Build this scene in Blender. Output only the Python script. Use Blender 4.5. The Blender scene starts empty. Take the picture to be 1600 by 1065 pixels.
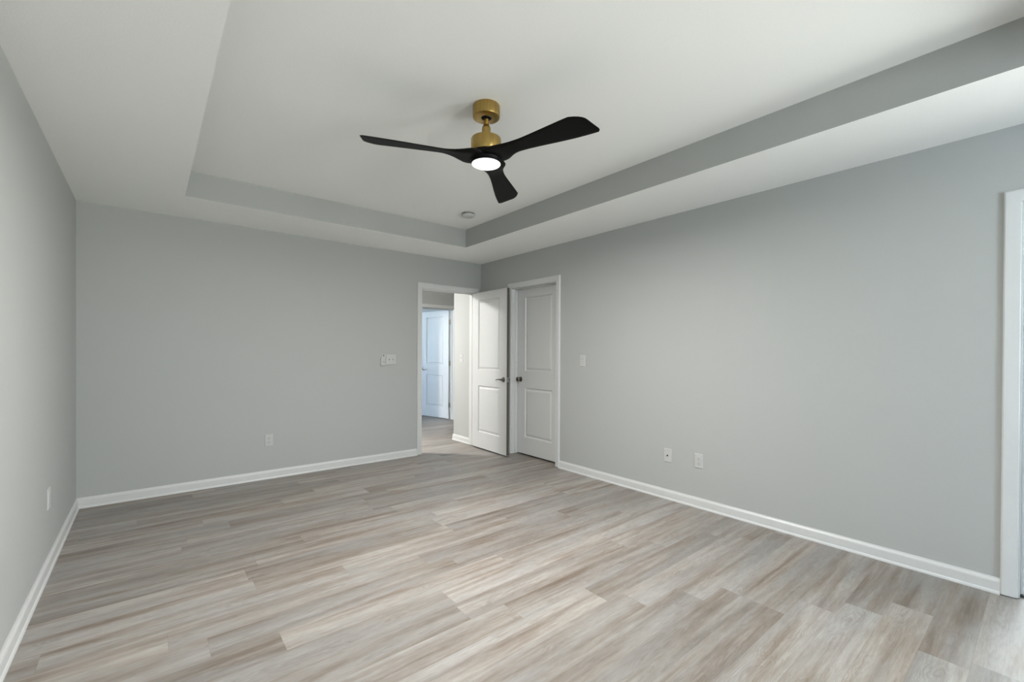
import bpy, bmesh, math, random
from mathutils import Vector, Matrix
PI = math.pi
S = bpy.context.scene
COL = S.collection

# ------------------------------------------------------------------ camera
# right wall is x=0, back wall is y=0, floor is z=0; metres
F, YAW, PITCH, ROLL = 691.74, 0.68649, -0.005206, 0.004936
cam_d = bpy.data.cameras.new('camera')
cam = bpy.data.objects.new('camera', cam_d)
COL.objects.link(cam)
fw = Vector((math.sin(YAW)*math.cos(PITCH), math.cos(YAW)*math.cos(PITCH), math.sin(PITCH)))
r0 = Vector((math.cos(YAW), -math.sin(YAW), 0)); u0 = r0.cross(fw)
rt = math.cos(ROLL)*r0 + math.sin(ROLL)*u0
up = -math.sin(ROLL)*r0 + math.cos(ROLL)*u0
M = Matrix((rt, up, -fw)).transposed().to_4x4()
M.translation = Vector((-3.46087, -4.89391, 1.25600))
cam.matrix_world = M
cam_d.sensor_width = 36.0
cam_d.lens = F/1600*36
cam_d.shift_y = 21.46/1600
cam_d.clip_start = 0.02
S.camera = cam

# ------------------------------------------------------------------ exposure
vs = S.view_settings
vs.view_transform = 'Standard'; vs.look = 'None'; vs.gamma = 1.0; vs.use_curve_mapping = False
vs.exposure = 1.28

# ------------------------------------------------------------------ sky: overcast, ground below the horizon made brighter to light the ceiling
W = bpy.data.worlds.new('sky'); S.world = W; W.use_nodes = True
nt = W.node_tree; nt.nodes.clear()
wo = nt.nodes.new('ShaderNodeOutputWorld'); bg = nt.nodes.new('ShaderNodeBackground')
tc = nt.nodes.new('ShaderNodeTexCoord'); sx = nt.nodes.new('ShaderNodeSeparateXYZ')
cr = nt.nodes.new('ShaderNodeValToRGB')
cr.color_ramp.elements[0].position = 0.47; cr.color_ramp.elements[0].color = (1.30, 1.30, 1.25, 1)
cr.color_ramp.elements[1].position = 0.53; cr.color_ramp.elements[1].color = (0.74, 0.80, 0.87, 1)
mr = nt.nodes.new('ShaderNodeMapRange')
mr.inputs['From Min'].default_value = -1; mr.inputs['From Max'].default_value = 1
nt.links.new(tc.outputs['Generated'], sx.inputs[0]); nt.links.new(sx.outputs['Z'], mr.inputs['Value'])
nt.links.new(mr.outputs[0], cr.inputs[0])
# sky tinted bluer towards -x to cool the light in the farther room
mb = nt.nodes.new('ShaderNodeMapRange'); mb.inputs['From Min'].default_value = -0.05; mb.inputs['From Max'].default_value = -0.55
mxs = nt.nodes.new('ShaderNodeMix'); mxs.data_type = 'RGBA'; mxs.blend_type = 'MULTIPLY'
mxs.inputs[7].default_value = (0.80, 0.95, 1.18, 1)
nt.links.new(sx.outputs['X'], mb.inputs['Value']); nt.links.new(mb.outputs[0], mxs.inputs[0])
nt.links.new(cr.outputs[0], mxs.inputs[6]); nt.links.new(mxs.outputs[2], bg.inputs['Color'])
bg.inputs['Strength'].default_value = 11.0
nt.links.new(bg.outputs[0], wo.inputs['Surface'])
S.cycles.max_bounces = 12; S.cycles.diffuse_bounces = 8; S.cycles.sample_clamp_indirect = 8

def portal(name, c, w, h, direction):
    """window portal: guides sky light through a real opening, gives no light of its own"""
    d = bpy.data.lights.new(name, 'AREA'); d.shape = 'RECTANGLE'; d.size = w; d.size_y = h
    o = bpy.data.objects.new(name, d); COL.objects.link(o); o.location = c
    o.rotation_euler = Vector(direction).to_track_quat('-Z', 'Z').to_euler()
    d.cycles.is_portal = True

# ------------------------------------------------------------------ room numbers
XL, YN, H, HT = -3.909, -7.40, 2.44, 2.641  # near wall YN set farther back to even out the window light
TL, TR, TB, TN = -3.249, -0.690, -0.680, -5.03
T = 0.12
MD = (-0.876, -0.103)      # bedroom doorway in the back wall, x range
CD = (-1.432, -0.664)      # closet doorway in the right wall, y range
BD = (-5.572, -4.797)      # bathroom doorway in the right wall, y range
DH = 2.036                 # door head height
HX, HY = -0.07, 0.565      # hall side wall: face and its far end
FY = 2.10                  # far hall wall
FD = (0.105, 0.880)        # doorway in the far hall wall

# ------------------------------------------------------------------ materials
def new_mat(name):
    m = bpy.data.materials.new(name); m.use_nodes = True
    return m, m.node_tree, m.node_tree.nodes['Principled BSDF']

def paint(name, col, rough=0.6, bump=0.0, scale=160, spec=0.3):
    m, n, b = new_mat(name)
    b.inputs['Base Color'].default_value = (*col, 1); b.inputs['Roughness'].default_value = rough
    b.inputs['Specular IOR Level'].default_value = spec
    t = n.nodes.new('ShaderNodeTexCoord'); z = n.nodes.new('ShaderNodeTexNoise')
    z.inputs['Scale'].default_value = scale; z.inputs['Detail'].default_value = 3
    n.links.new(t.outputs['Object'], z.inputs['Vector'])
    if bump:
        p = n.nodes.new('ShaderNodeBump'); p.inputs['Strength'].default_value = bump; p.inputs['Distance'].default_value = 0.002
        n.links.new(z.outputs['Fac'], p.inputs['Height']); n.links.new(p.outputs[0], b.inputs['Normal'])
    mx = n.nodes.new('ShaderNodeMix'); mx.data_type = 'RGBA'
    mx.inputs[6].default_value = (*[c*0.975 for c in col], 1); mx.inputs[7].default_value = (*[min(1, c*1.025) for c in col], 1)
    n.links.new(z.outputs['Fac'], mx.inputs[0]); n.links.new(mx.outputs[2], b.inputs['Base Color'])
    return m

def metal(name, col, rough, aniso=0.0, brush=None):
    m, n, b = new_mat(name)
    b.inputs['Base Color'].default_value = (*col, 1); b.inputs['Metallic'].default_value = 1
    b.inputs['Roughness'].default_value = rough; b.inputs['Anisotropic'].default_value = aniso
    if brush:
        t = n.nodes.new('ShaderNodeTexCoord'); mp = n.nodes.new('ShaderNodeMapping'); z = n.nodes.new('ShaderNodeTexNoise')
        mp.inputs['Scale'].default_value = brush
        n.links.new(t.outputs['Object'], mp.inputs[0]); n.links.new(mp.outputs[0], z.inputs['Vector'])
        z.inputs['Scale'].default_value = 1; z.inputs['Detail'].default_value = 4
        r = n.nodes.new('ShaderNodeMapRange'); r.inputs['To Min'].default_value = rough-0.08; r.inputs['To Max'].default_value = rough+0.12
        n.links.new(z.outputs['Fac'], r.inputs[0]); n.links.new(r.outputs[0], b.inputs['Roughness'])
        mx = n.nodes.new('ShaderNodeMix'); mx.data_type = 'RGBA'
        mx.inputs[6].default_value = (*[c*0.62 for c in col], 1); mx.inputs[7].default_value = (*[min(1, c*1.4) for c in col], 1)
        n.links.new(z.outputs['Fac'], mx.inputs[0]); n.links.new(mx.outputs[2], b.inputs['Base Color'])
    return m

WALL = paint('wall paint pale grey', (0.42, 0.43, 0.42), 0.7, 0.25)
CEIL = paint('ceiling paint flat white', (0.87, 0.875, 0.865), 0.85, 0.25, 120)
TRIM = paint('trim paint semi gloss white', (0.60, 0.605, 0.60), 0.38, 0.0, 40, 0.5)
DOOR = paint('door paint satin white', (0.60, 0.605, 0.60), 0.42, 0.06, 220, 0.5)
PLAS = paint('white plastic', (0.50, 0.505, 0.495), 0.4, 0.0, 40, 0.5)
PLAG = paint('pale grey plastic', (0.42, 0.42, 0.40), 0.5, 0.0, 40, 0.5)
VENT = paint('dark grey vent plastic', (0.12, 0.12, 0.115), 0.6, 0.0, 40)
DARK = paint('dark slot plastic', (0.02, 0.02, 0.02), 0.6, 0.0, 40)
BLACK = paint('matte black blade finish', (0.0022, 0.0022, 0.0022), 0.5, 0.0, 60, 0.14)
EDGE = paint('dark grey-brown door edge', (0.10, 0.09, 0.07), 0.8, 0.2, 60)  # dark grey-brown tone for the open door's free edge
BRASS = metal('brushed brass', (0.44, 0.30, 0.10), 0.30, 0.0, (70, 70, 1.5))
NICK = metal('satin nickel', (0.42, 0.40, 0.37), 0.3)
BRONZE = metal('dark satin nickel', (0.20, 0.18, 0.16), 0.25)
STRIP = paint('dark threshold strip', (0.05, 0.048, 0.045), 0.5, 0.0, 60, 0.5)

def glass_mat():
    m = bpy.data.materials.new('window glass'); m.use_nodes = True
    n = m.node_tree; n.nodes.clear()
    o = n.nodes.new('ShaderNodeOutputMaterial'); a = n.nodes.new('ShaderNodeBsdfTransparent'); g = n.nodes.new('ShaderNodeBsdfGlossy')
    a.inputs[0].default_value = (0.94, 0.96, 0.95, 1); g.inputs['Roughness'].default_value = 0.02
    x = n.nodes.new('ShaderNodeMixShader'); x.inputs[0].default_value = 0.06
    n.links.new(a.outputs[0], x.inputs[1]); n.links.new(g.outputs[0], x.inputs[2]); n.links.new(x.outputs[0], o.inputs[0])
    return m
GLASS = glass_mat()

def emit(name, col, s):
    m = bpy.data.materials.new(name); m.use_nodes = True
    b = m.node_tree.nodes['Principled BSDF']
    b.inputs['Base Color'].default_value = (0.9, 0.9, 0.88, 1)
    b.inputs['Emission Color'].default_value = (*col, 1); b.inputs['Emission Strength'].default_value = s
    return m
LENS = emit('lit frosted lens', (1.0, 0.985, 0.96), 0.40)
HALLLENS = emit('lit hall globe', (1.0, 0.975, 0.94), 190.0)

def floor_mat():
    m, n, b = new_mat('oak look vinyl planks')
    L = n.links.new
    def N(t, **k):
        q = n.nodes.new(t)
        for a, v in k.items(): setattr(q, a, v)
        return q
    def MA(op, a, bb=None, c=None):
        q = N('ShaderNodeMath', operation=op)
        for i, v in enumerate((a, bb, c)):
            if v is None: continue
            if isinstance(v, (int, float)): q.inputs[i].default_value = v
            else: L(v, q.inputs[i])
        return q.outputs[0]
    def WN(a, bb):
        q = N('ShaderNodeCombineXYZ')
        for i, v in enumerate((a, bb)):
            if isinstance(v, (int, float)): q.inputs[i].default_value = v
            else: L(v, q.inputs[i])
        w = N('ShaderNodeTexWhiteNoise', noise_dimensions='2D'); L(q.outputs[0], w.inputs['Vector'])
        return w.outputs['Value'], w.outputs['Color']
    def NOISE(x, y, z, sc=1.0, det=4, rough=0.55, dist=0.0):
        q = N('ShaderNodeCombineXYZ')
        for i, v in enumerate((x, y, z)):
            if isinstance(v, (int, float)): q.inputs[i].default_value = v
            else: L(v, q.inputs[i])
        t = N('ShaderNodeTexNoise'); L(q.outputs[0], t.inputs['Vector'])
        t.inputs['Scale'].default_value = sc; t.inputs['Detail'].default_value = det
        t.inputs['Roughness'].default_value = rough; t.inputs['Distortion'].default_value = dist
        return t.outputs['Fac']
    def RAMP(v, *st):
        q = N('ShaderNodeValToRGB'); e = q.color_ramp.elements
        while len(e) < len(st): e.new(0.5)
        for i, (p, c) in enumerate(st): e[i].position = p; e[i].color = (*c, 1) if len(c) == 3 else c
        L(v, q.inputs[0]); return q.outputs[0]
    def MIX(f, a, bb, mode='MIX'):
        q = N('ShaderNodeMix', data_type='RGBA', blend_type=mode)
        if isinstance(f, (int, float)): q.inputs[0].default_value = f
        else: L(f, q.inputs[0])
        for i, v in ((6, a), (7, bb)):
            if isinstance(v, tuple): q.inputs[i].default_value = (*v, 1)
            else: L(v, q.inputs[i])
        return q.outputs[2]
    PW, PL = 0.1524, 1.22
    t = N('ShaderNodeTexCoord'); s = N('ShaderNodeSeparateXYZ'); L(t.outputs['Object'], s.inputs[0])
    x, y = s.outputs['X'], s.outputs['Y']
    v = MA('DIVIDE', MA('ADD', y, 3.779+0.1524*60), PW)
    row = MA('FLOOR', v); fv = MA('FRACT', v)
    ro, _ = WN(row, 3.7)
    u = MA('DIVIDE', MA('ADD', MA('ADD', x, 40.0), MA('MULTIPLY', ro, PL)), PL)
    colm = MA('FLOOR', u); fu = MA('FRACT', u)
    idv, idc = WN(MA('MULTIPLY', row, 1.37), MA('MULTIPLY', colm, 2.11))
    id2, _ = WN(MA('MULTIPLY', row, 2.93), MA('ADD', colm, 17.3))
    seed = MA('MULTIPLY', idv, 37.0)
    # broad soft streaks running along each plank
    streak = NOISE(MA('ADD', MA('MULTIPLY', x, 0.9), seed), MA('MULTIPLY', y, 14.0), seed, 1.0, 3, 0.5, 0.5)
    streak2 = NOISE(MA('ADD', MA('MULTIPLY', x, 2.2), seed), MA('MULTIPLY', y, 48.0), MA('ADD', seed, 5.0), 1.0, 4, 0.6, 0.3)
    fine = NOISE(MA('ADD', MA('MULTIPLY', x, 9.0), seed), MA('MULTIPLY', y, 260.0), seed, 1.0, 3, 0.7)
    blot = NOISE(MA('ADD', MA('MULTIPLY', x, 3.2), seed), MA('MULTIPLY', y, 11.0), MA('ADD', seed, 9.0), 1.0, 3, 0.55, 0.6)
    # cathedral arches
    yc = MA('SUBTRACT', fv, MA('ADD', 0.3, MA('MULTIPLY', id2, 0.4)))
    arch = MA('ADD', MA('MULTIPLY', MA('MULTIPLY', yc, yc), 9.0),
              MA('ADD', MA('MULTIPLY', x, MA('SUBTRACT', MA('MULTIPLY', idv, 4.0), 2.0)), MA('MULTIPLY', blot, 2.6)))
    mott = NOISE(MA('ADD', MA('MULTIPLY', x, 14.0), seed), MA('MULTIPLY', y, 75.0), MA('ADD', seed, 3.0), 1.0, 4, 0.65, 0.4)
    veil = NOISE(MA('ADD', MA('MULTIPLY', x, 1.3), seed), MA('MULTIPLY', y, 6.5), MA('ADD', seed, 21.0), 1.0, 3, 0.5, 0.3)
    ring = MA('MULTIPLY', MA('ADD', MA('SINE', MA('ADD', MA('MULTIPLY', arch, 21.0), MA('MULTIPLY', mott, 3.0))), 1.0), 0.5)
    base = RAMP(streak, (0.33, (0.175, 0.122, 0.082)), (0.43, (0.300, 0.243, 0.195)), (0.53, (0.440, 0.396, 0.354)), (0.64, (0.585, 0.555, 0.520)))
    c = MIX(0.42, base, RAMP(streak2, (0.28, (0.205, 0.152, 0.110)), (0.5, (0.390, 0.338, 0.292)), (0.72, (0.570, 0.535, 0.498))))
    gf = RAMP(veil, (0.40, (0, 0, 0)), (0.62, (1, 1, 1)))
    c = MIX(MA('MULTIPLY', gf, 0.60), c, (0.440, 0.437, 0.430))
    kf = MA('MULTIPLY', RAMP(blot, (0.38, (1, 1, 1)), (0.56, (0, 0, 0))), 0.30)
    c = MIX(MA('MULTIPLY', kf, ring), c, (0.170, 0.125, 0.092))
    c = MIX(MA('MULTIPLY', RAMP(mott, (0.34, (1, 1, 1)), (0.52, (0, 0, 0))), 0.20), c, (0.20, 0.165, 0.135))
    c = MIX(MA('MULTIPLY', RAMP(mott, (0.52, (0, 0, 0)), (0.68, (1, 1, 1))), 0.14), c, (0.62, 0.605, 0.58))
    c = MIX(MA('MULTIPLY', RAMP(fine, (0.35, (1, 1, 1)), (0.55, (0, 0, 0))), 0.16), c, (0.19, 0.145, 0.115))
    # whole-plank tone
    tone = MA('ADD', 0.585, MA('MULTIPLY', id2, 0.20))
    tq = N('ShaderNodeCombineColor'); [L(tone, tq.inputs[i]) for i in range(3)]
    c = MIX(1.0, c, tq.outputs[0], 'MULTIPLY')
    # plank joints
    ev = MA('MINIMUM', fv, MA('SUBTRACT', 1.0, fv)); eu = MA('MINIMUM', fu, MA('SUBTRACT', 1.0, fu))
    jv = MA('LESS_THAN', ev, 0.0065); ju = MA('LESS_THAN', eu, 0.0008)
    j = MA('MAXIMUM', jv, ju)
    c = MIX(MA('MULTIPLY', j, 0.25), c, (0.13, 0.10, 0.08))
    L(c, b.inputs['Base Color'])
    rr = N('ShaderNodeMapRange'); rr.inputs['To Min'].default_value = 0.40; rr.inputs['To Max'].default_value = 0.52
    L(streak2, rr.inputs[0]); L(rr.outputs[0], b.inputs['Roughness'])
    b.inputs['Specular IOR Level'].default_value = 0.6
    bp = N('ShaderNodeBump'); bp.inputs['Strength'].default_value = 0.12; bp.inputs['Distance'].default_value = 0.001
    L(MA('SUBTRACT', fine, MA('MULTIPLY', j, 1.5)), bp.inputs['Height']); L(bp.outputs[0], b.inputs['Normal'])
    return m
FLOOR = floor_mat()

# ------------------------------------------------------------------ helpers
def link(name, bm, mats, parent=None, smooth=False, kind=None, label=None, cat=None, bevel=0, seg=2, auto=40):
    if not isinstance(mats, (list, tuple)): mats = [mats]
    bmesh.ops.recalc_face_normals(bm, faces=bm.faces)
    me = bpy.data.meshes.new(name); bm.to_mesh(me); bm.free()
    for m in mats: me.materials.append(m)
    o = bpy.data.objects.new(name, me); COL.objects.link(o)
    if parent is not None: o.parent = parent
    if smooth:
        for p in me.polygons: p.use_smooth = True
        me.set_sharp_from_angle(angle=math.radians(auto))
    if bevel:
        md = o.modifiers.new('bevel', 'BEVEL'); md.width = bevel; md.segments = seg; md.limit_method = 'ANGLE'
        md.angle_limit = math.radians(35)
    if kind: o['kind'] = kind
    if label: o['label'] = label
    if cat: o['category'] = cat
    return o

def empty(name, loc, label=None, cat=None, group=None, kind=None, mat=None):
    o = bpy.data.objects.new(name, None); COL.objects.link(o); o.empty_display_size = 0.1
    if mat is not None: o.matrix_world = mat
    else: o.location = loc
    if label: o['label'] = label
    if cat: o['category'] = cat
    if group: o['group'] = group
    if kind: o['kind'] = kind
    return o

def box(bm, x0, x1, y0, y1, z0, z1, mi=0):
    v = [bm.verts.new((x, y, z)) for z in (z0, z1) for y in (y0, y1) for x in (x0, x1)]
    for f in ((0, 1, 3, 2), (4, 6, 7, 5), (0, 4, 5, 1), (2, 3, 7, 6), (0, 2, 6, 4), (1, 5, 7, 3)):
        bm.faces.new([v[i] for i in f]).material_index = mi

def lathe(bm, prof, seg=48, axis='Z', mi=0, M=None):
    """prof: (radius, height) from one end to the other; closed with caps when radius > 0"""
    rings = []
    for r, h in prof:
        ring = []
        if r <= 1e-6:
            p = Vector((0, 0, h)); ring = [bm.verts.new(M @ p if M else p)]
        else:
            for i in range(seg):
                a = 2*PI*i/seg; p = Vector((r*math.cos(a), r*math.sin(a), h))
                ring.append(bm.verts.new(M @ p if M else p))
        rings.append(ring)
    for a, b in zip(rings, rings[1:]):
        for i in range(seg):
            j = (i+1) % seg
            if len(a) == 1 and len(b) == 1: break
            if len(a) == 1: f = bm.faces.new((a[0], b[i], b[j]))
            elif len(b) == 1: f = bm.faces.new((a[i], b[0], a[j]))
            else: f = bm.faces.new((a[i], b[i], b[j], a[j]))
            f.material_index = mi
    for ring in (rings[0], rings[-1]):
        if len(ring) > 1: bm.faces.new(ring).material_index = mi

def sweep(bm, pts, prof, n, closed_ends=True):
    """sweep profile (a: sideways away from the opening / wall edge, d: out of the wall along n) along mitred polyline pts lying in a plane with normal n"""
    n = Vector(n).normalized(); pts = [Vector(p) for p in pts]
    sections = []
    for i, p in enumerate(pts):
        dirs = []
        if i > 0: dirs.append((p-pts[i-1]).normalized())
        if i < len(pts)-1: dirs.append((pts[i+1]-p).normalized())
        sides = [n.cross(d) for d in dirs]
        s = sum(sides, Vector()).normalized()
        k = 1/ s.dot(sides[0])
        sections.append([bm.verts.new(p + s*(a*k) + n*d) for a, d in prof])
    m = len(prof)
    for A, B in zip(sections, sections[1:]):
        for i in range(m):
            j = (i+1) % m
            bm.faces.new((A[i], A[j], B[j], B[i]))
    if closed_ends:
        bm.faces.new(sections[0]); bm.faces.new(sections[-1])

def wall_x(name, y0, y1, x0, x1, z1, holes, mat=WALL, label=None):
    """wall running along x with rectangular holes (xa, xb, za, zb)"""
    bm = bmesh.new(); xs = x0
    for xa, xb, za, zb in sorted(holes):
        box(bm, xs, xa, y0, y1, 0, z1)
        if za > 0: box(bm, xa, xb, y0, y1, 0, za)
        if zb < z1: box(bm, xa, xb, y0, y1, zb, z1)
        xs = xb
    box(bm, xs, x1, y0, y1, 0, z1)
    return link(name, bm, mat, kind='structure', label=label, cat='wall')

def wall_y(name, x0, x1, y0, y1, z1, holes, mat=WALL, label=None):
    bm = bmesh.new(); ys = y0
    for ya, yb, za, zb in sorted(holes):
        box(bm, x0, x1, ys, ya, 0, z1)
        if za > 0: box(bm, x0, x1, ya, yb, 0, za)
        if zb < z1: box(bm, x0, x1, ya, yb, zb, z1)
        ys = yb
    box(bm, x0, x1, ys, y1, 0, z1)
    return link(name, bm, mat, kind='structure', label=label, cat='wall')

# ------------------------------------------------------------------ the room shell
WN1 = (-2.05, -1.25, 0.60, 2.10); WN2 = (-7.22, -5.84, 0.50, 2.15)  # WN2: unseen right-wall window added to light the left wall
WF = (3.1, 4.2, 0.60, 2.10)
HEX, HWX = 3.0, -3.0       # hall ends
bm = bmesh.new(); box(bm, XL-0.3, 3.3, YN-0.3, 6.2, -0.08, 0)
link('floor', bm, FLOOR, kind='structure', label='grey beige oak plank floor running through bedroom and hall', cat='floor')

wall_x('wall_back', 0, T, XL-T, 0.0, H, [(MD[0]-0.018, MD[1]+0.018, 0, DH+0.018)], label='pale grey end wall with open doorway, switches and one outlet')
wall_y('wall_left', XL-T, XL, YN-T, 0, HT+0.2, [], label='pale grey long wall at left with one outlet near the corner')
wall_y('wall_right', 0, T+0.005, YN-T, T, H, [(CD[0]-0.018, CD[1]+0.018, 0, DH+0.018), (BD[0]-0.018, BD[1]+0.018, 0, DH+0.018), WN2], label='pale grey long wall at right with closet door and three wall plates')
wall_x('wall_near', YN-T, YN, XL, 0, H, [WN1], label='pale grey wall with a window facing the open bedroom door')

# ceiling: lower soffit ring and raised tray
bm = bmesh.new()
zt = HT+0.1
def ring_box(x0, x1, y0, y1): box(bm, x0, x1, y0, y1, H, zt)
o = [(XL, YN), (0, YN), (0, 0), (XL, 0)]; q = [(TL, TN), (TR, TN), (TR, TB), (TL, TB)]
vo = [bm.verts.new((*p, H)) for p in o]; vq = [bm.verts.new((*p, H)) for p in q]
for i in range(4):
    j = (i+1) % 4
    bm.faces.new((vo[i], vo[j], vq[j], vq[i]))
vt = [bm.verts.new((*p, HT)) for p in q]; bm.faces.new(vt)
me = bm
ceiling = link('ceiling', bm, CEIL, kind='structure', label='white tray ceiling with a raised centre above the bedroom', cat='ceiling')
bm = bmesh.new()
for i in range(4):
    j = (i+1) % 4
    a, c = Vector((*q[i], H)), Vector((*q[j], H))
    nrm = Vector((0, 0, 1)).cross(c-a).normalized()*-0.05
    lo = [bm.verts.new(p) for p in (a, c, Vector((*q[j], HT)), Vector((*q[i], HT)))]
    bm.faces.new(lo)
link('tray_riser', bm, WALL, ceiling, label='pale grey riser band')
bm = bmesh.new(); box(bm, XL-T, T, YN-T, T, HT+0.02, HT+0.1)
link('ceiling_deck', bm, CEIL, kind='structure', label='flat deck closing the bedroom above the tray ceiling', cat='ceiling')

# hall beyond the open door, room beyond the hall, closet and bathroom shells
bm = bmesh.new(); box(bm, HX, HEX, T+0.001, HY, 0, H)
link('wall_hall', bm, WALL, kind='structure', label='bright hall wall seen through the bedroom doorway', cat='wall')
wall_x('wall_far', FY, FY+T, HWX, HEX, H, [(FD[0]-0.018, FD[1]+0.018, 0, DH+0.018)], label='hall wall holding the doorway of the farther room')
wall_y('wall_hallwest', HWX-T, HWX, T, FY+T, H, [], label='end wall of the hall out of view')
wall_y('wall_halleast', HEX, HEX+T, T, FY+T, H, [], label='other end wall of the hall out of view')
wall_y('wall_farleft', -2.6-T, -2.6, FY+T, 5.8, H, [WF], label='window wall of the farther room')
wall_y('wall_farright', 1.5, 1.5+T, FY+T, 5.8, H, [], label='side wall of the farther room')
wall_x('wall_farend', 5.8, 5.8+T, -2.6-T, 1.5+T, H, [], label='end wall of the farther room')
bm = bmesh.new(); box(bm, HWX-T, HEX+T, T, 5.8+T, H, H+0.08)
link('ceiling_hall', bm, CEIL, kind='structure', label='white flat ceiling over the hall and farther room', cat='ceiling')
bm = bmesh.new()
box(bm, T+0.005, 0.9, CD[0]-0.2, CD[0]-0.15, 0, H); box(bm, 0.85, 0.9, CD[0]-0.2, T, 0, H); box(bm, T+0.005, 0.9, T-0.05, T, 0, H); box(bm, T+0.005, 0.9, CD[0]-0.2, T, H, H+0.05)
link('wall_closet', bm, WALL, kind='structure', label='closet walls behind the closed closet door', cat='wall')
bm = bmesh.new()
box(bm, T+0.005, 2.1, -4.25, -4.2, 0, H); box(bm, T+0.005, 2.1, -5.76, -5.71, 0, H); box(bm, T+0.005, 2.1, -5.76, -4.2, H, H+0.05)
link('wall_bathroom', bm, WALL, kind='structure', label='walls of the small room through the doorway at right', cat='wall')

WB = (-5.50, -4.50, 0.90, 2.10)  # unseen window added to brighten the small room and the left wall
wall_y('wall_bathroomend', 2.1, 2.1+T, -5.76, -4.2, H, [WB], label='end wall of the small room through the doorway at right')

# ------------------------------------------------------------------ baseboards
BB = [(0, 0), (0, 0.021), (0.006, 0.021), (0.013, 0.018), (0.017, 0.0135), (0.062, 0.0135), (0.069, 0.0115), (0.077, 0.006), (0.083, 0.0045), (0.083, 0)]
def baseboard(name, runs, n, label):
    bm = bmesh.new()
    for a, c in runs:
        a, c = Vector(a), Vector(c); nn = Vector(n)
        if nn.cross(c-a).z < 0: a, c = c, a
        sweep(bm, [a, c], BB, n)
    return link(name, bm, TRIM, kind='structure', label=label, cat='baseboard')
baseboard('baseboard_back', [((XL, 0, 0), (MD[0]-0.068, 0, 0))], (0, -1, 0), 'white baseboard along the grey end wall left of the doorway')
baseboard('baseboard_left', [((XL, YN, 0), (XL, 0, 0))], (1, 0, 0), 'white baseboard along the long wall at left')
baseboard('baseboard_right', [((0, CD[0]-0.068, 0), (0, BD[1]+0.068, 0)), ((0, CD[1]+0.068, 0), (0, 0, 0))], (-1, 0, 0), 'white baseboard along the long wall at right')
baseboard('baseboard_near', [((XL, YN, 0), (0, YN, 0))], (0, 1, 0), 'white baseboard under the windows')
baseboard('baseboard_hall', [((HX, T, 0), (HX, HY+0.012, 0))], (-1, 0, 0), 'white baseboard at the foot of the bright hall wall')
baseboard('baseboard_hallcorner', [((HX-0.012, HY, 0), (HEX, HY, 0))], (0, 1, 0), 'white baseboard around the hall corner')
baseboard('baseboard_far', [((HWX, FY, 0), (FD[0]-0.068, FY, 0)), ((FD[1]+0.068, FY, 0), (HEX, FY, 0))], (0, -1, 0), 'white baseboard on the far hall wall')
baseboard('baseboard_farend', [((-2.6, 5.8, 0), (1.5, 5.8, 0))], (0, -1, 0), 'white baseboard at the end of the farther room')
baseboard('baseboard_farright', [((1.5, FY+T, 0), (1.5, 5.8, 0))], (-1, 0, 0), 'white baseboard on the side wall of the farther room')

# ------------------------------------------------------------------ door frames: jambs, stops, casings
CAS = [(0.006, 0), (0.006, 0.009), (0.010, 0.0115), (0.020, 0.0125), (0.034, 0.0145), (0.050, 0.0175), (0.062, 0.0175), (0.068, 0.013), (0.068, 0)]
def casing(parent, p0, p1, n, z=DH, gap=0.006, name='casing'):
    """p0, p1: feet of the opening on the wall face, n: out of the wall"""
    a, c = Vector(p0), Vector(p1); nn = Vector(n)
    path = [a+Vector((0, 0, gap)), Vector((a.x, a.y, z)), Vector((c.x, c.y, z)), c+Vector((0, 0, gap))]
    s = nn.cross(path[1]-path[0])
    if s.dot(c-a) > 0: path.reverse()
    bm = bmesh.new(); sweep(bm, path, CAS, n)
    return link(name, bm, TRIM, parent, smooth=True, auto=25)

def frame_x(name, x0, x1, y0, y1, stop, label, sides=(1, 1)):
    """frame in a wall running along x: jamb between faces y0..y1; stop = (ya, yb)"""
    root = empty(name, ((x0+x1)/2, (y0+y1)/2, 0), label, 'door frame', kind='structure'); ox, oy = root.location.x, root.location.y
    bm = bmesh.new(); t = 0.018
    for xa, xb in ((x0-t, x0), (x1, x1+t)): box(bm, xa-ox, xb-ox, y0-oy, y1-oy, 0.006, DH)
    box(bm, x0-t-ox, x1+t-ox, y0-oy, y1-oy, DH, DH+t)
    link('jamb', bm, TRIM, root, bevel=0.0015)
    bm = bmesh.new(); a, c = stop
    box(bm, x0-ox, x0+0.011-ox, a-oy, c-oy, 0.006, DH-0.011); box(bm, x1-0.011-ox, x1-ox, a-oy, c-oy, 0.006, DH-0.011)
    box(bm, x0-ox, x1-ox, a-oy, c-oy, DH-0.011, DH)
    link('door_stop', bm, TRIM, root, bevel=0.002)
    off = Vector((ox, oy, 0))
    if sides[0]: casing(root, Vector((x0, y0, 0))-off, Vector((x1, y0, 0))-off, (0, -1, 0))
    if sides[1]: casing(root, Vector((x0, y1, 0))-off, Vector((x1, y1, 0))-off, (0, 1, 0))
    return root

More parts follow.
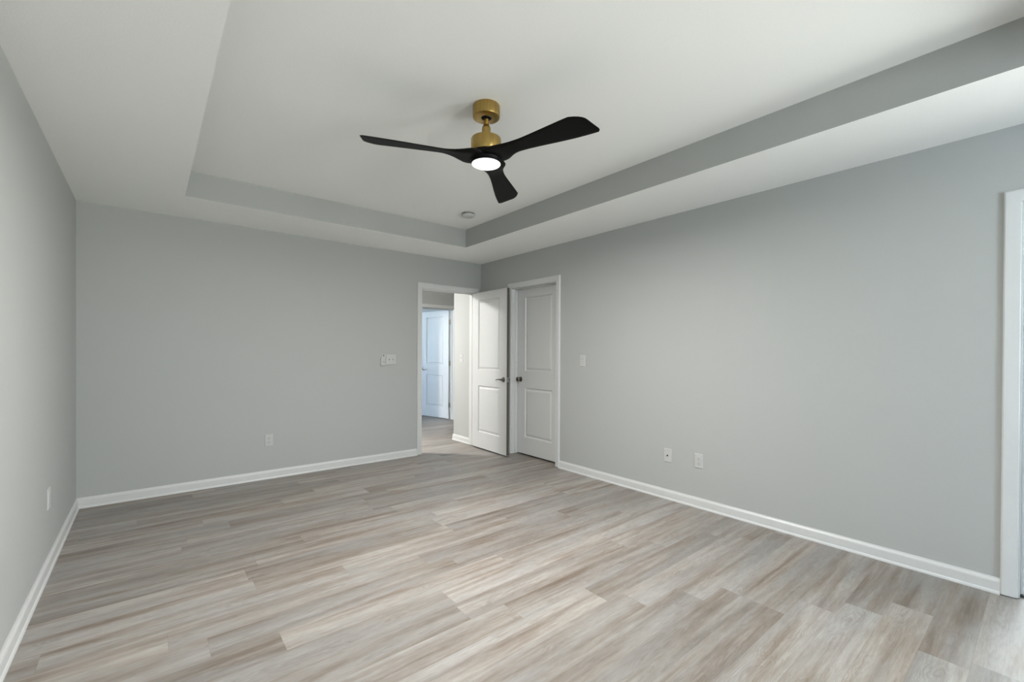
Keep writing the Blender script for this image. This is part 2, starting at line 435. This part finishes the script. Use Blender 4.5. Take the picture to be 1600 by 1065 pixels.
def frame_y(name, y0, y1, x0, x1, stop, label, sides=(1, 1)):
    root = empty(name, ((x0+x1)/2, (y0+y1)/2, 0), label, 'door frame', kind='structure'); ox, oy = root.location.x, root.location.y
    bm = bmesh.new(); t = 0.018
    for ya, yb in ((y0-t, y0), (y1, y1+t)): box(bm, x0-ox, x1-ox, ya-oy, yb-oy, 0.006, DH)
    box(bm, x0-ox, x1-ox, y0-t-oy, y1+t-oy, DH, DH+t)
    link('jamb', bm, TRIM, root, bevel=0.0015)
    bm = bmesh.new(); a, c = stop
    box(bm, a-ox, c-ox, y0-oy, y0+0.011-oy, 0.006, DH-0.011); box(bm, a-ox, c-ox, y1-0.011-oy, y1-oy, 0.006, DH-0.011)
    box(bm, a-ox, c-ox, y0-oy, y1-oy, DH-0.011, DH)
    link('door_stop', bm, TRIM, root, bevel=0.002)
    off = Vector((ox, oy, 0))
    if sides[0]: casing(root, Vector((x0, y0, 0))-off, Vector((x0, y1, 0))-off, (-1, 0, 0))
    if sides[1]: casing(root, Vector((x1, y0, 0))-off, Vector((x1, y1, 0))-off, (1, 0, 0))
    return root

f1 = frame_x('trim_1', MD[0], MD[1], 0, T, (0.037, 0.072), 'white casing around the open bedroom doorway in the end wall', (1, 0))
bm = bmesh.new(); box(bm, 0, 0.0015, -0.014, 0.014, -0.028, 0.028); box(bm, 0.0015, 0.003, -0.006, 0.006, -0.012, 0.012)
sp = link('strike_plate', bm, NICK, f1, bevel=0.0006, label='satin metal strike plate'); sp.location = (MD[0]-f1.location.x, 0.018-f1.location.y, 0.93)
f2 = frame_y('trim_2', CD[0], CD[1], 0, T+0.005, (0.052, 0.087), 'white casing around the closed closet door', (1, 0))
f3 = frame_x('trim_3', FD[0], FD[1], FY, FY+T, (FY+0.045, FY+0.080), 'white casing around the farther doorway across the hall')
f4 = frame_y('trim_4', BD[0], BD[1], 0, T+0.005, (0.052, 0.087), 'white casing of the doorway cut off at the right edge')

# ------------------------------------------------------------------ doors
DW, DT, DZ = 0.757, 0.035, 2.012
def door_leaf(bm, w=DW, t=DT, h=DZ, edge=None):
    st = 0.142
    pans = [(st, w-st, 0.205, 0.805), (st, w-st, 1.012, 1.908)]
    for y, sg in ((0.0, 1), (t, -1)):
        V = lambda x, z, d=0.0: bm.verts.new((x, y+sg*d, z))
        zs = [0, pans[0][2], pans[0][3], pans[1][2], pans[1][3], h]
        rects = [(0, st, zs[i], zs[i+1]) for i in range(5)] + [(w-st, w, zs[i], zs[i+1]) for i in range(5)] + [(st, w-st, zs[i], zs[i+1]) for i in (0, 2, 4)]
        for a, c, e, f in rects: bm.faces.new((V(a, e), V(c, e), V(c, f), V(a, f)))
        for a, c, e, f in pans:
            loops = []
            for ins, d in ((0, 0), (0.003, 0.005), (0.010, 0.0115), (0.017, 0.012), (0.022, 0.0105), (0.036, 0.0035), (0.042, 0.003)):
                loops.append([V(a+ins, e+ins, d), V(c-ins, e+ins, d), V(c-ins, f-ins, d), V(a+ins, f-ins, d)])
            for A, B in zip(loops, loops[1:]):
                for i in range(4): bm.faces.new((A[i], A[(i+1) % 4], B[(i+1) % 4], B[i]))
            bm.faces.new(loops[-1])
    bmesh.ops.remove_doubles(bm, verts=bm.verts, dist=0.0002)
    be = [e for e in bm.edges if len(e.link_faces) == 1]
    bmesh.ops.bridge_loops(bm, edges=be)

def lever(parent, y_face, sg, x, z, toward, mat=BRONZE, name='lever_handle'):
    """lever set on face y_face; sg: outward along local y; toward: +1/-1 lever direction along local x"""
    bm = bmesh.new()
    Mr = Matrix.Translation((x, y_face, z)) @ Matrix.Rotation(-sg*PI/2, 4, 'X')
    lathe(bm, [(0.032, 0), (0.032, 0.004), (0.029, 0.008), (0.018, 0.010), (0.0125, 0.013), (0.0115, 0.040), (0.0115, 0.050), (0.009, 0.054), (0, 0.055)], 32, M=Mr)
    # curved tapering lever arm
    n = 12; prev = None
    for i in range(n+1):
        k = i/n
        px = x + toward*(0.118*k); py = y_face + sg*(0.044 + 0.006*math.sin(k*PI) - 0.010*k*k); pz = z + 0.004*math.sin(k*PI*1.2) - 0.012*k*k
        hw = 0.0095*(1-0.45*k); ht = 0.0062*(1-0.3*k)
        if i == n: hw *= 0.6
        ring = [bm.verts.new((px, py+ht*math.cos(a), pz+hw*math.sin(a))) for a in [2*PI*j/10 for j in range(10)]]
        if prev:
            for j in range(10): bm.faces.new((prev[j], prev[(j+1) % 10], ring[(j+1) % 10], ring[j]))
        else: bm.faces.new(ring)
        prev = ring
    bm.faces.new(prev)
    return link(name, bm, mat, parent, smooth=True, label='dark satin metal lever handle')

def knob(parent, y_face, sg, x, z):
    bm = bmesh.new()
    Mr = Matrix.Translation((x, y_face, z)) @ Matrix.Rotation(-sg*PI/2, 4, 'X')
    lathe(bm, [(0.033, 0), (0.033, 0.003), (0.030, 0.008), (0.017, 0.011), (0.0115, 0.016), (0.0115, 0.026), (0.017, 0.031), (0.0255, 0.038), (0.0285, 0.046), (0.027, 0.054), (0.020, 0.060), (0.010, 0.063), (0, 0.0635)], 36, M=Mr)
    return link('door_knob', bm, BRONZE, parent, smooth=True, label='round dark satin metal knob')

def hinge(parent, x, y, z, parts):
    """leaf plates given as boxes relative to (x, y, z) plus the knuckle barrel"""
    bm = bmesh.new()
    for b_ in parts: box(bm, x+b_[0], x+b_[1], y+b_[2], y+b_[3], z-0.044, z+0.044)
    lathe(bm, [(0.0055, -0.046), (0.0062, -0.044), (0.0062, -0.016), (0.0056, -0.015), (0.0062, -0.014), (0.0062, 0.014), (0.0056, 0.015), (0.0062, 0.016), (0.0062, 0.044), (0.0055, 0.046)], 16, M=Matrix.Translation((x, y, z)))
    return link('hinge', bm, NICK, parent, smooth=True, label='satin metal hinge')

def door(name, hinge_xy, ang, label, z0=0.019):
    return empty(name, None, label, 'door', kind='structure', mat=Matrix.Translation((*hinge_xy, z0)) @ Matrix.Rotation(ang, 4, 'Z'))

# open bedroom door: local +x runs to the free edge, local y=0 is the face towards the opening
d1 = door('door_1', (-0.1375, -0.006), math.atan2(-0.9997, -0.026), 'white two-panel bedroom door standing open against the closet casing')
bm = bmesh.new(); door_leaf(bm); link('door_leaf', bm, DOOR, d1)
lever(d1, 0, -1, DW-0.062, 0.908, -1); lever(d1, DT, 1, DW-0.062, 0.908, -1)
bm = bmesh.new(); box(bm, DW, DW+0.0012, 0.001, DT-0.001, 0.002, DZ-0.002); link('door_edge', bm, EDGE, d1, label='dark grey-brown edge')
bm = bmesh.new(); box(bm, DW+0.001, DW+0.0026, 0.005, DT-0.005, 0.880, 0.937); box(bm, DW+0.002, DW+0.011, 0.011, DT-0.011, 0.899, 0.918)
link('latch_plate', bm, NICK, d1, bevel=0.0008, label='satin metal latch plate')
for z in (0.25, 1.0, 1.78): hinge(d1, -0.002, DT+0.004, z, [(0.001, 0.003, -0.034, -0.003)])

# closed closet door
d2 = door('door_2', (0.09, CD[0]+0.0055), PI/2, 'closed white two-panel closet door with round knob')
bm = bmesh.new(); door_leaf(bm); o2 = link('door_leaf', bm, DOOR, d2)
o2.scale = (1, -1, 1)
o2.data.flip_normals()
knob(d2, 0, 1, DW-0.062, 0.908)

# farther door, open into the farther room
FA = math.radians(180-77.6)
d3 = door('door_3', (FD[1]-0.006, FY+T+0.004), FA, 'half-hidden white two-panel door open in the farther room across the hall')
bm = bmesh.new(); door_leaf(bm); o3 = link('door_leaf', bm, DOOR, d3)
lever(d3, DT, 1, DW-0.062, 0.908, -1, NICK); lever(d3, 0, -1, DW-0.062, 0.908, -1, NICK)
for z in (0.25, 1.03, 1.80): hinge(d3, -0.002, -0.003, z, [(-0.0005, 0.0015, 0.003, 0.034)])
for z in (0.262, 1.042, 1.812):
    bm = bmesh.new(); box(bm, -0.002, 0, -0.034, -0.002, -0.044, 0.044)
    h = link('hinge_leaf', bm, NICK, f3, bevel=0.0006, label='satin metal hinge leaf'); h.location = (FD[1]-f3.location.x, FY+T-f3.location.y, z)

# dark threshold strip in the doorway at right
bm = bmesh.new(); box(bm, 0.035, 0.115, BD[0]+0.001, BD[1]-0.001, 0, 0.012)
link('threshold_strip', bm, STRIP, bevel=0.004, label='dark threshold strip on the floor in the doorway at right', cat='threshold strip')

# ------------------------------------------------------------------ windows (out of view; the right-wall and small-room ones are added for light)
def window(name, along, a, b, za, zb, plane, out, label):
    """along: 'x' or 'y'; a..b range; plane: inner wall face; out: +1/-1 outward sign on the other axis"""
    root = empty(name, ((a+b)/2, plane, 0) if along == 'x' else (plane, (a+b)/2, 0), label, 'window', kind='structure')
    def B(bm, u0, u1, d0, d1, z0, z1):
        c = (a+b)/2; lo, hi = sorted((d0*out, d1*out))
        if along == 'x': box(bm, u0-c, u1-c, lo, hi, z0, z1)
        else: box(bm, lo, hi, u0-c, u1-c, z0, z1)
    bm = bmesh.new(); t = 0.03
    B(bm, a, a+t, 0.04, T, za, zb); B(bm, b-t, b, 0.04, T, za, zb); B(bm, a, b, 0.04, T, za, za+t); B(bm, a, b, 0.04, T, zb-t, zb)
    link('window_frame', bm, TRIM, root)
    zm = (za+zb)/2
    for z0, z1, d in ((za+t, zm+0.02, 0.06), (zm-0.02, zb-t, 0.09)):
        bm = bmesh.new(); s = 0.035
        B(bm, a+t, a+t+s, d, d+0.028, z0, z1); B(bm, b-t-s, b-t, d, d+0.028, z0, z1); B(bm, a+t, b-t, d, d+0.028, z0, z0+s); B(bm, a+t, b-t, d, d+0.028, z1-s, z1)
        sash = link('sash', bm, TRIM, root)
        bm = bmesh.new(); B(bm, a+t+s, b-t-s, d+0.012, d+0.016, z0+s, z1-s); link('pane', bm, GLASS, sash)
    bm = bmesh.new(); B(bm, a-0.06, b+0.06, -0.03, 0.04, za-0.02, za); link('window_sill', bm, TRIM, root, bevel=0.004)
    c = Vector(((a+b)/2, plane+out*0.1, (za+zb)/2)) if along == 'x' else Vector((plane+out*0.1, (a+b)/2, (za+zb)/2))
    portal('daylight_portal', Vector(c)+Vector((0, out*0.05, 0) if along == 'x' else (out*0.05, 0, 0)), b-a, zb-za, (0, -out, 0) if along == 'x' else (-out, 0, 0))
window('window_1', 'x', WN1[0], WN1[1], WN1[2], WN1[3], YN, -1, 'double-hung window in the wall behind the viewer')
window('added_window_2', 'y', WN2[0], WN2[1], WN2[2], WN2[3], 0, 1, 'unseen double-hung window added in the right wall to light the left side')
window('added_window_4', 'y', WB[0], WB[1], WB[2], WB[3], 2.1, 1, 'unseen window added to brighten the small room through the doorway at right')
window('window_3', 'y', WF[0], WF[1], WF[2], WF[3], -2.6, -1, 'window of the farther room beyond the hall')

# ------------------------------------------------------------------ ceiling fan
FC = Vector((-1.9924, -2.8634, HT))
fan = empty('ceiling_fan', FC, 'brass and black three-blade ceiling fan with lit round light in the tray', 'ceiling fan')
bm = bmesh.new(); lathe(bm, [(0.074, 0), (0.0765, -0.004), (0.0765, -0.058), (0.0745, -0.0645), (0.068, -0.067), (0.030, -0.067), (0.029, -0.058), (0.013, -0.056)], 64)
link('canopy', bm, BRASS, fan, smooth=True)
bm = bmesh.new(); lathe(bm, [(0.0275, -0.0575), (0.0275, -0.0635), (0.024, -0.0705), (0.0135, -0.074), (0.0135, -0.0575)], 40)
link('hanger_ball', bm, BLACK, fan, smooth=True, label='black hanger ball')
bm = bmesh.new(); lathe(bm, [(0.0125, -0.06), (0.0125, -0.101), (0.0165, -0.103), (0.0165, -0.109), (0.0205, -0.114), (0.0245, -0.122), (0.025, -0.130), (0.025, -0.186)], 40)
link('downrod', bm, BRASS, fan, smooth=True)
bm = bmesh.new(); lathe(bm, [(0.02, -0.183), (0.076, -0.183), (0.083, -0.1845), (0.0855, -0.189), (0.0855, -0.262), (0.084, -0.264), (0.05, -0.264)], 64)
link('motor_housing', bm, BRASS, fan, smooth=True)
bm = bmesh.new(); lathe(bm, [(0.05, -0.264), (0.086, -0.264), (0.090, -0.268), (0.0905, -0.284), (0.0885, -0.300), (0.0845, -0.312), (0.05, -0.312)], 64)
link('blade_hub', bm, BLACK, fan, smooth=True, label='black hub disc')
lk = bmesh.new(); lathe(lk, [(0.05, -0.312), (0.0845, -0.312), (0.0845, -0.323), (0.083, -0.325), (0.05, -0.325)], 64)
lkit = link('light_kit', lk, BLACK, fan, smooth=True, label='round light below the hub')
bm = bmesh.new(); lathe(bm, [(0.081, -0.322), (0.081, -0.3265), (0.0795, -0.3285), (0.068, -0.3305), (0.045, -0.332), (0.02, -0.3326), (0, -0.3328)], 64)
link('lens', bm, LENS, lkit, smooth=True, label='glowing white lens')
ld = bpy.data.lights.new('fan_lamp', 'AREA'); ld.shape = 'DISK'; ld.size = 0.15; ld.energy = 31.0; ld.color = (1.0, 0.98, 0.95)
lo_ = bpy.data.objects.new('fan_lamp', ld); COL.objects.link(lo_); lo_.parent = fan; lo_.location = (0, 0, -0.338)

def lerp_tab(tab, r):
    for (a, va), (b, vb) in zip(tab, tab[1:]):
        if r <= b:
            k = (r-a)/(b-a); k = k*k*(3-2*k) if False else k
            return va+(vb-va)*k
    return tab[-1][1]
SP = [(0.040, 0.080), (0.09, 0.092), (0.115, 0.080), (0.15, 0.060), (0.20, 0.046), (0.26, 0.048), (0.34, 0.058), (0.44, 0.073), (0.54, 0.086), (0.62, 0.092), (0.70, 0.096)]
SM = [(0.040, -0.080), (0.09, -0.094), (0.115, -0.086), (0.15, -0.067), (0.20, -0.049), (0.26, -0.042), (0.34, -0.046), (0.44, -0.053), (0.54, -0.060), (0.62, -0.064), (0.70, -0.064)]
TILT = math.radians(11.1)
def smooth_tab(tab, r, w=0.022):
    return sum(lerp_tab(tab, max(tab[0][0], r+w*k/3)) for k in range(-3, 4))/7
def blade_mesh():
    bm = bmesh.new(); NR, NC = 44, 14
    top, bot = [], []
    for side, store in ((1, top), (-1, bot)):
        for i in range(NR+1):
            k = i/NR; row = []
            r_in = 0.040
            for j in range(NC+1):
                c = j/NC                               # 0 at s-, 1 at s+
                # tip outline: rounded at s-, long sharp corner at s+
                rt_ = 0.650 + 0.032*c**1.2 - 0.062*max(0, 1-c/0.36)**2.2 - 0.018*max(0, (c-0.86)/0.14)**2
                r = r_in + (rt_-r_in)*k
                a, b = smooth_tab(SM, r), smooth_tab(SP, r)
                s = a+(b-a)*c
                f = min(1, max(0, (r-0.10)/0.16)); f = f*f*(3-2*f)
                th = (0.0135*(1-f)+0.0052*f) * (1-0.35*k) * math.sqrt(max(0.0, 1-(2*c-1)**6)+0.02)
                if k > 0.97: th *= max(0.15, (1-k)/0.03)
                z = -0.285 - math.tan(TILT)*s*f - 0.006*(1-f) - 0.016*f*(r-0.1)/0.6
                lip = 0.001*f*max(0, (c-0.80)/0.20)**1.5        # leading edge curls down a little
                z -= lip
                z += side*th
                row.append(bm.verts.new((r, s, z)))
            store.append(row)
    for i in range(NR):
        for j in range(NC):
            bm.faces.new((top[i][j], top[i+1][j], top[i+1][j+1], top[i][j+1]))
            bm.faces.new((bot[i][j], bot[i][j+1], bot[i+1][j+1], bot[i+1][j]))
        bm.faces.new((top[i][0], bot[i][0], bot[i+1][0], top[i+1][0]))
        bm.faces.new((top[i][NC], top[i+1][NC], bot[i+1][NC], bot[i][NC]))
    for j in range(NC):
        bm.faces.new((top[0][j], top[0][j+1], bot[0][j+1], bot[0][j]))
        bm.faces.new((top[NR][j], bot[NR][j], bot[NR][j+1], top[NR][j+1]))
    return bm
bl = link('blade', blade_mesh(), BLACK, fan, smooth=True, auto=60)
bl.rotation_euler.z = math.radians(160.8)
for az in (280.0, 38.3):
    c = bl.copy(); COL.objects.link(c); c.parent = fan; c.rotation_euler.z = math.radians(az)

# ------------------------------------------------------------------ smoke detector
sd = empty('smoke_detector', (-1.000, -1.190, HT), 'small round white smoke detector on the tray ceiling', 'smoke detector')
bm = bmesh.new(); lathe(bm, [(0.062, 0), (0.064, -0.001), (0.064, -0.005), (0.058, -0.006)], 48); link('base', bm, PLAS, sd, smooth=True)
bm = bmesh.new(); lathe(bm, [(0.059, -0.0045), (0.059, -0.0155)], 48); link('vent_ring', bm, VENT, sd, smooth=True, label='dark grey vent ring')
bm = bmesh.new(); lathe(bm, [(0.058, -0.0145), (0.064, -0.0155), (0.063, -0.028), (0.056, -0.036), (0.035, -0.041), (0, -0.042)], 48); link('cover', bm, PLAS, sd, smooth=True)
bm = bmesh.new(); lathe(bm, [(0.012, -0.039), (0.012, -0.0435), (0, -0.044)], 20, M=Matrix.Translation((0.022, 0.01, 0))); link('test_button', bm, PLAS, sd, smooth=True)

# ------------------------------------------------------------------ wall plates: local x across, local y out of the wall, local z up
def plate_root(name, loc, out, label, cat, group=None):
    o = Vector(out); right = Vector((0, 0, 1)).cross(o)  # viewer's left-to-right reversed sign handled below
    xa = -right
    Mx = Matrix((xa, o, Vector((0, 0, 1)))).transposed().to_4x4(); Mx.translation = Vector(loc)
    return empty(name, None, label, cat, group, mat=Mx)
def plate(bm, w, h, t=0.006):
    ins = 0.004
    a = [(-w/2, -h/2), (w/2, -h/2), (w/2, h/2), (-w/2, h/2)]
    L0 = [bm.verts.new((x, 0, z)) for x, z in a]; L1 = [bm.verts.new((x, t*0.45, z)) for x, z in a]
    L2 = [bm.verts.new((x-math.copysign(ins, x), t, z-math.copysign(ins, z))) for x, z in a]
    for A, B in ((L0, L1), (L1, L2)):
        for i in range(4): bm.faces.new((A[i], A[(i+1) % 4], B[(i+1) % 4], B[i]))
    bm.faces.new(L0); bm.faces.new(L2)
def screw(parent, x, z, t=0.006):
    bm = bmesh.new(); Mr = Matrix.Translation((x, t-0.0005, z)) @ Matrix.Rotation(-PI/2, 4, 'X')
    lathe(bm, [(0.0035, 0), (0.0035, 0.001), (0.002, 0.0016), (0, 0.0017)], 14, M=Mr)
    link('screw', bm, PLAG, parent, smooth=True)
def toggle(parent, x):
    bm = bmesh.new(); box(bm, x-0.0058, x+0.0058, 0.0055, 0.0068, -0.0125, 0.0125); link('toggle_slot', bm, PLAG, parent)
    bm = bmesh.new()
    v = [(-0.0038, 0.006, -0.006), (0.0038, 0.006, -0.006), (0.0038, 0.006, 0.008), (-0.0038, 0.006, 0.008), (-0.003, 0.019, 0.004), (0.003, 0.019, 0.004), (0.003, 0.0175, 0.0105), (-0.003, 0.0175, 0.0105)]
    q_ = [bm.verts.new((x+p[0], p[1], p[2])) for p in v]
    for f in ((3, 2, 1, 0), (4, 5, 6, 7), (0, 1, 5, 4), (1, 2, 6, 5), (2, 3, 7, 6), (3, 0, 4, 7)): bm.faces.new([q_[i] for i in f])
    link('toggle', bm, PLAS, parent, bevel=0.0008)
    screw(parent, x, 0.030); screw(parent, x, -0.030)
def receptacle(parent, z):
    bm = bmesh.new()
    ring = []
    for y, rr in ((0.0055, 0.0172), (0.0085, 0.0172), (0.009, 0.0164)):
        row = []
        for i in range(40):
            a = 2*PI*i/40; xx = rr*math.cos(a); zz = max(-0.0135*rr/0.0172, min(0.0135*rr/0.0172, rr*math.sin(a)))
            row.append(bm.verts.new((xx, y, z+zz)))
        ring.append(row)
    for A, B in zip(ring, ring[1:]):
        for i in range(40): bm.faces.new((A[i], A[(i+1) % 40], B[(i+1) % 40], B[i]))
    bm.faces.new(ring[0]); bm.faces.new(ring[-1])
    s = link('socket', bm, PLAS, parent, smooth=True, auto=30)
    bm = bmesh.new()
    box(bm, -0.0075, -0.0055, 0.0086, 0.0093, z-0.001, z+0.0085); box(bm, 0.0055, 0.0075, 0.0086, 0.0093, z-0.0, z+0.0075)
    lathe(bm, [(0.0026, 0.0086), (0.0026, 0.0093)], 14, M=Matrix.Translation((0, 0, z-0.007)) @ Matrix.Rotation(-PI/2, 4, 'X'))
    link('slot', bm, DARK, s, label='dark plug slots')
def outlet(loc, out, label):
    r = plate_root('wall_outlet', loc, out, label, 'outlet', 'duplex wall outlets')
    bm = bmesh.new(); plate(bm, 0.073, 0.119); link('cover_plate', bm, PLAS, r)
    receptacle(r, 0.0195); receptacle(r, -0.0195); screw(r, 0, 0)
    return r
outlet((-2.547, 0, 0.379), (0, -1, 0), 'white duplex outlet low on the grey end wall')
outlet((0, -3.078, 0.381), (-1, 0, 0), 'white duplex outlet low on right wall, beside the cable plate')
outlet((XL, -1.245, 0.405), (1, 0, 0), 'white outlet seen edge-on low on the left wall')

cp = plate_root('cable_plate', (0, -2.799, 0.376), (-1, 0, 0), 'white cable jack plate with a dark centre socket, low on right wall', 'wall plate')
bm = bmesh.new(); plate(bm, 0.073, 0.117); link('cover_plate', bm, PLAS, cp)
bm = bmesh.new(); lathe(bm, [(0.0065, 0.0055), (0.0065, 0.009), (0.0048, 0.0092), (0.0048, 0.015), (0.003, 0.015), (0.003, 0.011), (0, 0.011)], 24, M=Matrix.Rotation(-PI/2, 4, 'X')); link('jack', bm, BRONZE, cp, smooth=True, label='dark metal cable jack')
screw(cp, 0, 0.042); screw(cp, 0, -0.042)

def switch(loc, out, label, n=1):
    r = plate_root('light_switch', loc, out, label, 'light switch', 'toggle light switches')
    bm = bmesh.new(); plate(bm, 0.072+0.046*(n-1), 0.117); link('cover_plate', bm, PLAS, r)
    for i in range(n): toggle(r, (i-(n-1)/2)*0.046)
    return r
switch((0, -1.824, 1.172), (-1, 0, 0), 'single white toggle switch on right wall beside the closet door')
switch((HX, 0.364, 1.172), (-1, 0, 0), 'single white toggle switch on the bright hall wall')
switch((-1.278, 0, 1.166), (0, -1, 0), 'double white toggle switch on the end wall beside the fan remote', 2)

rc = plate_root('fan_remote', (-1.374, 0, 1.164), (0, -1, 0), 'white fan remote with a black top button, in its wall holder by the double switch', 'remote control')
bm = bmesh.new()
box(bm, -0.033, 0.033, 0, 0.004, -0.067, 0.067); box(bm, -0.033, -0.024, 0.004, 0.022, -0.067, 0.020); box(bm, 0.024, 0.033, 0.004, 0.022, -0.067, 0.020); box(bm, -0.033, 0.033, 0.004, 0.022, -0.067, -0.058); box(bm, -0.026, 0.026, 0.018, 0.022, -0.060, -0.040)
link('holder', bm, PLAS, rc, bevel=0.002)
bm = bmesh.new(); box(bm, -0.0225, 0.0225, 0.0045, 0.0175, -0.057, 0.064); hs = link('handset', bm, PLAS, rc, bevel=0.004, seg=3)
def disc(bm, x, z, r, y0=0.017, y1=0.0187): lathe(bm, [(r, y0), (r, y1-0.0004), (r-0.0006, y1)], 24, M=Matrix.Translation((x, 0, z)) @ Matrix.Rotation(-PI/2, 4, 'X'))
bm = bmesh.new(); disc(bm, 0, 0.049, 0.0072); link('power_button', bm, DARK, hs, label='round black button')
for x, z in ((-0.012, 0.034), (0.012, 0.034), (0, 0.024), (-0.012, 0.012), (0.012, 0.012), (0, 0.002)):
    bm = bmesh.new(); disc(bm, x, z, 0.0038, 0.017, 0.0182); link('button', bm, PLAG, hs, label='small grey button')
bm = bmesh.new(); box(bm, -0.013, 0.013, 0.0172, 0.0179, -0.034, -0.012); link('button_pad', bm, PLAG, hs, bevel=0.0003, label='grey lower pad')

# ------------------------------------------------------------------ hall ceiling light (lights the hall wall; out of frame)
hl = empty('ceiling_light', (-1.8, 1.05, H), 'round flush hall ceiling light beyond the open door', 'ceiling light')
bm = bmesh.new(); lathe(bm, [(0.15, 0), (0.15, -0.02), (0.14, -0.024)], 48); link('base', bm, NICK, hl, smooth=True)
bm = bmesh.new(); lathe(bm, [(0.14, -0.022), (0.138, -0.05), (0.12, -0.075), (0.08, -0.092), (0, -0.10)], 48); link('diffuser', bm, HALLLENS, hl, smooth=True)
